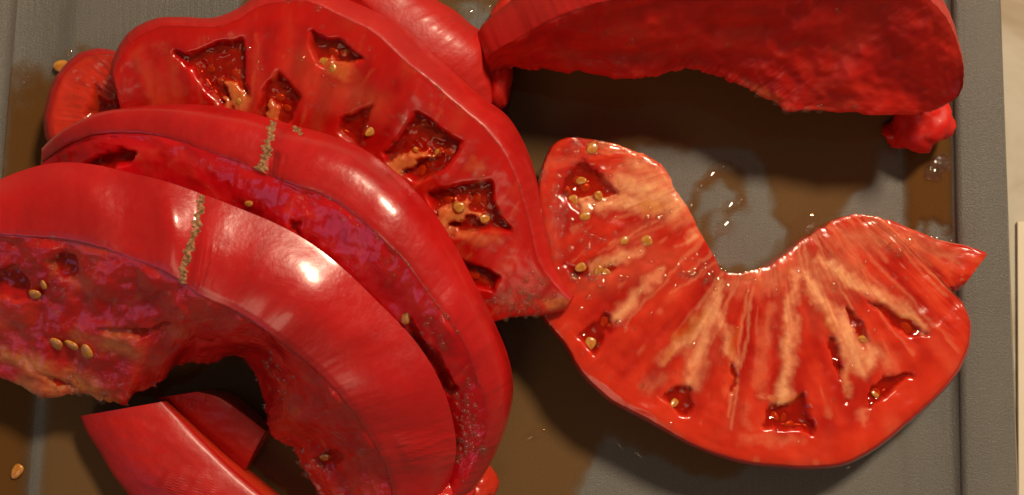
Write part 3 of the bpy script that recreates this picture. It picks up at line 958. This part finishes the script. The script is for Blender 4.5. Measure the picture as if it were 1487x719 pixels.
def scar(sl, pts, width, name="cork_scar", amp=.00028):
    """corky strip laid along the skin: follows pixel points"""
    W = sl.wall + sl.outw[:, None, :] * .00035
    # project wall to pixels
    D = W - CAM
    f = np.array([0, ST, -CT]); up = np.array([0, CT, ST])
    zc = D @ f
    px = 743.5 + FPX * D[..., 0] / zc; py = 359.5 - FPX * (D @ up) / zc
    L, m = catmull(np.array([(a, b, c) for (a, b, c) in pts], float), 14)
    V = []; nc = 9
    for i, (x, y, wd) in enumerate(L):
        j0, j1 = max(i - 1, 0), min(i + 1, len(L) - 1)
        tx, ty = L[j1][0] - L[j0][0], L[j1][1] - L[j0][1]
        ln = math.hypot(tx, ty); nx, ny = -ty / ln, tx / ln
        for c in range(nc):
            u = (c / (nc - 1) - .5)
            wj = wd * 1.0 * (1 + .8 * (fbm(np.array(i * .33), np.array(u * .01 + (3 if u > 0 else 9)), 2) - .5) * 2)
            qx, qy = x + nx * u * wj, y + ny * u * wj
            d = (px - qx) ** 2 + (py - qy) ** 2
            idx = np.argsort(d.ravel())[:4]
            wgt = 1 / (d.ravel()[idx] + .5)
            p = (W.reshape(-1, 3)[idx] * wgt[:, None]).sum(0) / wgt.sum()
            o = sl.outw[np.unravel_index(idx[0], d.shape)[0]]
            prof = (1 - (2 * u) ** 4)
            h = -.0002 + amp * prof * (.45 + 1.0 * abs(math.sin(i * .62 + 1.2 * u)) + .35 * random.random())
            V.append(p + o * h)
    ob = new_mesh_object(name, V, grid_faces(len(L), nc), M_CORK)
    bm_fix(ob)
    reparent(ob, sl.root)
    return ob


scar(s1, [(294, 283, 10), (291, 300, 15), (286, 325, 16), (279, 347, 15), (271, 374, 14), (266, 395, 12), (267, 412, 11)], 14)
scar(s2, [(398, 176, 13), (393, 195, 15), (388, 215, 17), (382, 235, 18), (377, 250, 15)], 14)
scar(s2, [(426, 183, 6), (432, 189, 12), (440, 196, 5)], 10)

# ---- the block at the top right
outer5 = [(703, 112), (706, 95), (714, 80), (761, 52), (805, 27), (848, 11), (908, -4), (1000, -25), (1120, -36), (1220, -34), (1290, -24), (1340, -6), (1372, 24), (1390, 62), (1400, 108), (1394, 138), (1380, 150)]
inner5 = [(712, 136), (722, 120), (735, 102), (770, 102), (800, 105), (860, 111), (910, 119), (960, 112), (1010, 103), (1040, 114), (1075, 128), (1100, 140), (1140, 160), (1200, 165), (1290, 171), (1340, 166), (1370, 156)]
back5 = [(715, 110), (712, 80), (713, 50), (738, 15), (757, -10), (790, -50), (850, -100), (960, -120), (1080, -110), (1170, -90), (1230, -60), (1270, -30), (1300, 5), (1315, 45), (1322, 85), (1320, 110), (1315, 120)]
k5 = [0, 2, 4, 6, 8, 10, 12, 14, 16]
s5 = Slice("tomato_wedge", "thick tomato block at the top edge with a dark red cut face", "tomato piece", GROUP,
           outer5, inner5, back5, k5, k5, k5, [.010, .018, .030, .037, .041, .042, .038, .030, .024], [.008, .012, .016, .018, .019, .018, .018, .019, .020],
           [.002, .002, .002, .002, .002, .002, .002, .002, .002], [30, 40, 50, 60, 60, 50, 40, 30], nf=110, ns=30, bulge=.004, flesh=MF_back, skin=MS_dull, seed=31.9,
           lumps=.0005, streak_f=14, streak_s=6, inner_rag=3.6, edge_round=.0003, inner_drop=.0025, inner_shift=.020, hollow=.001,
           pale=[([(810, 78, 5), (845, 80, 4)], .3, 8, 0), ([(880, 45, 6), (930, 40, 5)], .3, 8, 0), ([(930, 82, 4), (965, 82, 4)], .28, 7, 0), ([(1060, 50, 8), (1110, 40, 6)], .28, 10, 0), ([(1080, 130, 7), (1140, 150, 5)], .5, 8, 0),
                 ([(1180, 160, 4), (1240, 150, 5)], .3, 8, 0), ([(1220, 70, 8), (1260, 50, 10)], .3, 14, 0)],
           yolk=[([(1095, 128, 7), (1130, 142, 5)], .5, 8)],
           gel=[([(760, 90, 14), (900, 90, 18), (1050, 90, 22), (1180, 130, 20)], .35, 26), ([(1150, 110, 6), (1230, 95, 8)], .4, 10)], warp=4)
beads_on(s5, [(1180, 160, 40, 5, 12, .0003, .0006), (1000, 60, 120, 30, 10, .0002, .0004)])


# lumps of pulp torn off the block's lower right corner
def lump(name, px, py, z, rx, ry, rz, mat, parent, seed, amp=.35, attrs=None):
    c = U(px, py, z)
    nu, nv = 22, 26
    V = []
    for i in range(nu):
        a = math.pi * i / (nu - 1)
        for j in range(nv):
            b = 2 * math.pi * j / nv
            d = np.array([math.sin(a) * math.cos(b), math.sin(a) * math.sin(b), math.cos(a)])
            k = 1 + amp * (float(fbm(np.array(d[0] * 1.8 + seed), np.array(d[1] * 1.8 + d[2] * 1.3 + seed), 3)) - .5) * 2
            V.append((c[0] + d[0] * rx * k, c[1] + d[1] * ry * k, c[2] + d[2] * rz * k))
    at = {k: np.full(len(V), v) for k, v in dict(streak=.5, pale=.0, gel=.0, rim=0., yolk=0., wrinkle=0.).items()}
    at.update({k: np.full(len(V), v) for k, v in (attrs or {}).items()})
    o = new_mesh_object(name, V, grid_faces(nu, nv, wrap=True), mat, attrs=at)
    bm_fix(o)
    if parent: reparent(o, parent)
    return o


lump("torn_flesh", 1340, 176, .0055, .0064, .0066, .0055, MF_back, s5.root, 2.2, .38)
lump("torn_flesh", 1318, 188, .003, .0052, .0040, .003, MF_back, s5.root, 5.5, .45, dict(gel=.5))
lump("pulp", 1329, 203, .0048, .0028, .0024, .0022, MF_flat, s5.root, 7.9, .5, dict(yolk=.8, pale=.2))
lump("pulp", 722, 118, .006, .0035, .0075, .006, MF_back, s5.root, 1.4, .3)

# torn flesh at the lower end of the middle slice
lump("torn_flesh", 645, 712, .009, .0055, .0045, .0045, MF_crim, s2.root, 6.3, .4, dict(pale=.2))
lump("torn_flesh", 690, 698, .005, .0048, .0062, .004, MF_broad, s2.root, 8.8, .5, dict(pale=.1))


# ---- two small chunks lying skin side up at the lower left
def chunk(label, L, R, zl, zr, h, seed, root_name="tomato_chunk", wr=None, pw=.7):
    n = 60
    Lc, _ = catmull(np.array([(a, b, 0) for a, b in L], float), 16); Rc, _ = catmull(np.array([(a, b, 0) for a, b in R], float), 16)

    def rs(D):
        q = np.concatenate([[0], np.cumsum(np.hypot(*np.diff(D[:, :2], axis=0).T))]); t = np.linspace(0, q[-1], n)
        return np.stack([np.interp(t, q, D[:, k]) for k in range(2)], 1)
    Lc, Rc = rs(Lc), rs(Rc)
    tt = np.linspace(0, 1, n)
    ZL = np.interp(tt, np.linspace(0, 1, len(zl)), zl); ZR = np.interp(tt, np.linspace(0, 1, len(zr)), zr)
    A = U(Lc[:, 0], Lc[:, 1], ZL); B = U(Rc[:, 0], Rc[:, 1], ZR)
    ns = 40; s_ = np.linspace(0, 1, ns)
    top = A[:, None] * (1 - s_)[None, :, None] + B[:, None] * s_[None, :, None]
    top[..., 2] += h * (np.sin(np.pi * s_) ** pw)[None, :] * (.75 + .25 * sstep(0, .3, tt))[:, None]
    top[..., 2] += .0008 * (fbm(tt[:, None] * 7 + seed, s_[None, :] * 4, 3) - .5) * np.sin(np.pi * s_)[None, :]
    low = top.copy(); low[..., 2] = np.minimum(.0012, top[..., 2] - .001)
    root = empty(root_name, (*top.reshape(-1, 3).mean(0)[:2], 0.0))
    tag(root, label, "tomato piece", "small tomato chunks in front of the pile")
    WR = np.zeros(top.shape[:2])
    if wr:
        t0, wt, s0, ws, amp = wr
        m_ = np.exp(-((tt[:, None] - t0) / wt) ** 2 - ((s_[None, :] - s0) / ws) ** 2)
        WR = m_ * amp * fbm(tt[:, None] * 26 + s_[None, :] * 12, s_[None, :] * 5 + seed, 2)
    up = np.array([0, 0, .0003])
    ring = np.concatenate([top + up, (top - up)[:, ::-1]], 1)
    FF = [tuple(q) for q in grid_faces(n, 2 * ns, wrap=True)]
    FF += [tuple(range(2 * ns)), tuple(range((n - 1) * 2 * ns, n * 2 * ns))[::-1]]
    sk = new_mesh_object("skin", ring.reshape(-1, 3), FF, MS_dull, attrs={'wrinkle': np.concatenate([WR, WR * 0], 1).reshape(-1), 'fibre': np.tile(.6 * fbm(tt[:, None] * 5 + seed, s_[None, :] * 14, 3) + .2, (1, 2)).reshape(-1)})
    bm_fix(sk); sk.data.set_sharp_from_angle(angle=math.radians(60)); reparent(sk, root)
    t2 = top - up * 1.2
    ring = np.concatenate([t2, low[:, ::-1]], 1)
    at = {k: np.full(ring.shape[0] * ring.shape[1], v) for k, v in dict(streak=.5, pale=.1, gel=.2, rim=0., yolk=0.).items()}
    FF = [tuple(q) for q in grid_faces(n, 2 * ns, wrap=True)]
    FF += [tuple(range(2 * ns)), tuple(range((n - 1) * 2 * ns, n * 2 * ns))[::-1]]
    fl = new_mesh_object("flesh", ring.reshape(-1, 3), FF, MF_broad, attrs=at)
    bm_fix(fl); fl.data.set_sharp_from_angle(angle=math.radians(60)); reparent(fl, root)
    return root


chunk("larger tomato chunk lying skin side up at the bottom edge",
      [(117, 604), (127, 628), (145, 656), (165, 690), (192, 724), (230, 775)], [(238, 583), (262, 607), (292, 637), (332, 676), (382, 719), (450, 775)],
      [.007, .008, .008], [.012, .012, .012], .0036, 3.0, wr=(.62, .16, .5, .2, 1.2))
chunk("smaller tomato chunk with a wrinkled shiny corner, under the front slice",
      [(228, 578), (262, 612), (300, 648), (350, 697)], [(286, 569), (318, 577), (350, 598), (386, 626)],
      [.006, .005, .003], [.016, .014, .010], .0016, 8.0, wr=(.12, .15, .5, .4, 1.6))

# ------------------------------------------------------------------ juice on the board
wet_dry = [  # dry patches: polygons in photo pixels
    [(930, 215), (985, 222), (1070, 228), (1102, 240), (1112, 290), (1128, 340), (1120, 372), (1060, 388), (1010, 370), (1000, 330), (960, 280)],
    [(1225, 320), (1240, 295), (1262, 280), (1275, 262), (1285, 225), (1312, 228), (1312, 330), (1250, 316)],
    [(840, 719), (858, 688), (872, 660), (880, 642), (920, 655), (975, 690), (1040, 700), (1310, 640), (1330, 740), (840, 760)],
    [(108, -40), (360, -40), (330, 40), (250, 70), (150, 78), (112, 60)],
    [(674, 12), (706, 16), (712, 50), (700, 60), (678, 35)],
]
wet_in = [  # wet blobs lying inside the first dry patch
    [(1020, 268, 17), (1045, 262, 22), (1072, 262, 22), (1080, 290, 16), (1066, 315, 12), (1035, 330, 22), (1030, 345, 20)],
    [(1010, 290, 14), (1012, 330, 14)]]
dry_in = [[(1047, 285, 10), (1060, 290, 8)], [(1048, 322, 7), (1055, 326, 5)]]


def wetness(X, Y):
    wx = X + (fbm(X / 26, Y / 26, 2) - .5) * 22 + (fbm(X / 5, Y / 5 + 9) - .5) * 2
    wy = Y + (fbm(X / 26 + 31, Y / 26, 2) - .5) * 22 + (fbm(X / 5 + 77, Y / 5 + 9) - .5) * 2
    d = np.full(X.shape, 60.0)
    for P in wet_dry:
        d = np.minimum(d, poly_sdf(wx, wy, P))
    for P in wet_in:
        d = np.maximum(d, -line_sdf(wx, wy, P))
    for P in dry_in:
        d = np.minimum(d, line_sdf(wx, wy, P))
    return d


def puddle(name, label, x0, x1, y0, y1, step, base, fn, mat, zmax=.0004, fade=20):
    xs = np.arange(x0, x1 + .1, step); ys = np.arange(y0, y1 + .1, step)
    X, Y = np.meshgrid(xs, ys, indexing='ij')
    d = fn(X, Y)
    z = base + np.where(d > 0, zmax * sstep(-6, 26, d) - zmax * .09, np.maximum(d * .00004, -.0003)) + .00002
    P = U(X, Y, z)
    V = P.reshape(-1, 3)
    F = grid_faces(len(xs), len(ys), flip=True)
    keep = (d.reshape(-1)[F] > -4).any(1)
    F = F[keep]
    us = np.unique(F); mp = -np.ones(len(V), int); mp[us] = np.arange(len(us))
    o = new_mesh_object(name, V[us], mp[F], mat, attrs={'depth': sstep(-1, fade, d).reshape(-1)[us]})
    bm_fix(o)
    face_up(o)
    tag(o, label, "puddle")
    return o


puddle("juice_puddle", "wide thin brown pool of tomato juice on the board under the slices", 30, 1322, -130, 860, 3, 0.0,
       lambda X, Y: np.minimum(np.minimum(wetness(X, Y), np.minimum(Y + 90, 800 - Y) + (fbm(X / 60, Y / 60) - .5) * 90), np.minimum(1303 + Y / 80 - X, (X - (112 - Y * .085)))), M_JUICE)


def groove_r(X, Y):
    c = 1346 + Y * .016
    e = 44 - np.abs(X - c) + (fbm(X / 12, Y / 12) - .5) * 6
    return np.minimum(e, 345 - Y + (fbm(X / 20, Y / 20) - .5) * 60)


def groove_l(X, Y):
    c = 60 - Y * .083
    e = 50 - np.abs(X - c) + (fbm(X / 12, Y / 12) - .5) * 6
    return np.minimum(np.minimum(e, 800 - Y), (Y - 85) * .45 + (fbm(X / 25, Y / 25) - .5) * 30)


puddle("juice_puddle", "orange brown juice in the right groove of the board", 1290, 1400, 120, 400, 2.5, -.0005, groove_r, M_JUICE_RED, fade=24)
puddle("juice_puddle", "dark orange juice in the left groove of the board", -60, 125, 60, 850, 3, -.0006, groove_l, M_JUICE_RED, fade=34)

# droplets standing on the board
drops = [(1046, 246, 7, 1.7, "elongated bright droplet at the top of the dry patch inside the C-shaped slice"),
         (1031, 257, 5, 1.5, "small droplet just below the bright elongated one on the dry patch"),
         (1017, 271, 5.5, 1.2, "round droplet at the left rim of the wet ring on the board"),
         (1003, 299, 5, 1.0, "bright round droplet touching the inner edge of the C-shaped slice"),
         (1076, 290, 5, 1.0, "droplet on the right side of the small wet ring on the board"),
         (1057, 304, 6, 1.5, "flat droplet near the middle of the small wet ring on the board"),
         (1051, 330, 6, 1.4, "lowest droplet of the small wet ring on the board"),
         (1165, 334, 10, 2.0, "large long droplet against the upper edge of the C-shaped slice"),
         (776, 632, 5, 2.2, "thin upright droplet alone on the wet board right of the middle slice"),
         (703, 681, 4, 1.6, "tiny droplet beside the torn lower end of the middle slice"),
         (4, 98, 4, 1.2, "droplet at the far left edge of the board beside the groove"),
         (35, 115, 4, 1.2, "small dim droplet in the left groove near the loose seed"),
         (99, 76, 4, 1.0, "small droplet just above the loose seed at the upper left"),
         (680, 20, 5, 1.3, "droplet beside the hindmost slice at the top edge"),
         (709, 11, 4, 1.2, "droplet beside the thick block at the top edge"),
         (738, 104, 4, 1.2, "small droplet below the left end of the thick block"),
         (132, 76, 3.5, 1.2, "tiny droplet on the board touching the curled slice end"),
         (1236, 676, 4, 1.1, "tiny droplet below the bottom edge of the C-shaped slice")]
for (x, y, r, el, lab) in drops:
    c = U(x, y, .0003)
    rr = r * .000155 * 1.6
    random.seed(int(x * 3 + y))
    nu, nv = 10, 20
    V = []
    ang = random.uniform(.3, .9)
    for i in range(nu):
        rho = i / (nu - 1) * 1.15
        zz = .40 * (1.0 - math.sqrt(rho * rho + .012) / 1.05) - (.10 * max(0, rho - .95) / .2)
        for j in range(nv):
            b = 2 * math.pi * j / nv
            px_, py_ = rho * math.cos(b) * el * rr, rho * math.sin(b) * rr
            V.append((c[0] + px_ * math.cos(ang) - py_ * math.sin(ang), c[1] + px_ * math.sin(ang) + py_ * math.cos(ang), c[2] - .0001 + zz * rr))
    o = new_mesh_object("juice_droplet", V, grid_faces(nu, nv, wrap=True), M_BEAD, attrs={'depth': [1.0] * len(V)})
    bm_fix(o)
    face_up(o)
    tag(o, lab, "droplet", "droplets of juice standing on the board")
# cluster of bubbles in the right groove
sp = [(U(x, y, .0001), r * .00028, (0, 0, 1)) for (x, y, r) in
      [(1350, 247, 5), (1358, 238, 6), (1364, 232, 4), (1356, 252, 6), (1368, 246, 4), (1362, 258, 4), (1375, 238, 4), (1372, 228, 3.5), (1349, 256, 4), (1366, 240, 3), (1378, 246, 3)]]
V, F = bead_geometry(sp)
o = new_mesh_object("juice_bubbles", V, F, M_BEAD, attrs={"depth": [1.0] * len(V)})
tag(o, "cluster of shiny bubbles on the juice in the right groove below the block", "bubbles", None, "stuff")

# loose seeds
for (x, y, z, a, k, lab) in [(88, 96, .0006, -.1, 1.15, "loose yellow seed on the board at the upper left beside the curled slice end"),
                        (24, 685, .0004, 1.0, 1.2, "loose yellow seed in the juice at the lower left corner of the board")]:
    o = put_seed(U(x, y, z), a, .1, k)
    o.name = "tomato_seed"
    tag(o, lab, "seed", "loose seeds on the board")
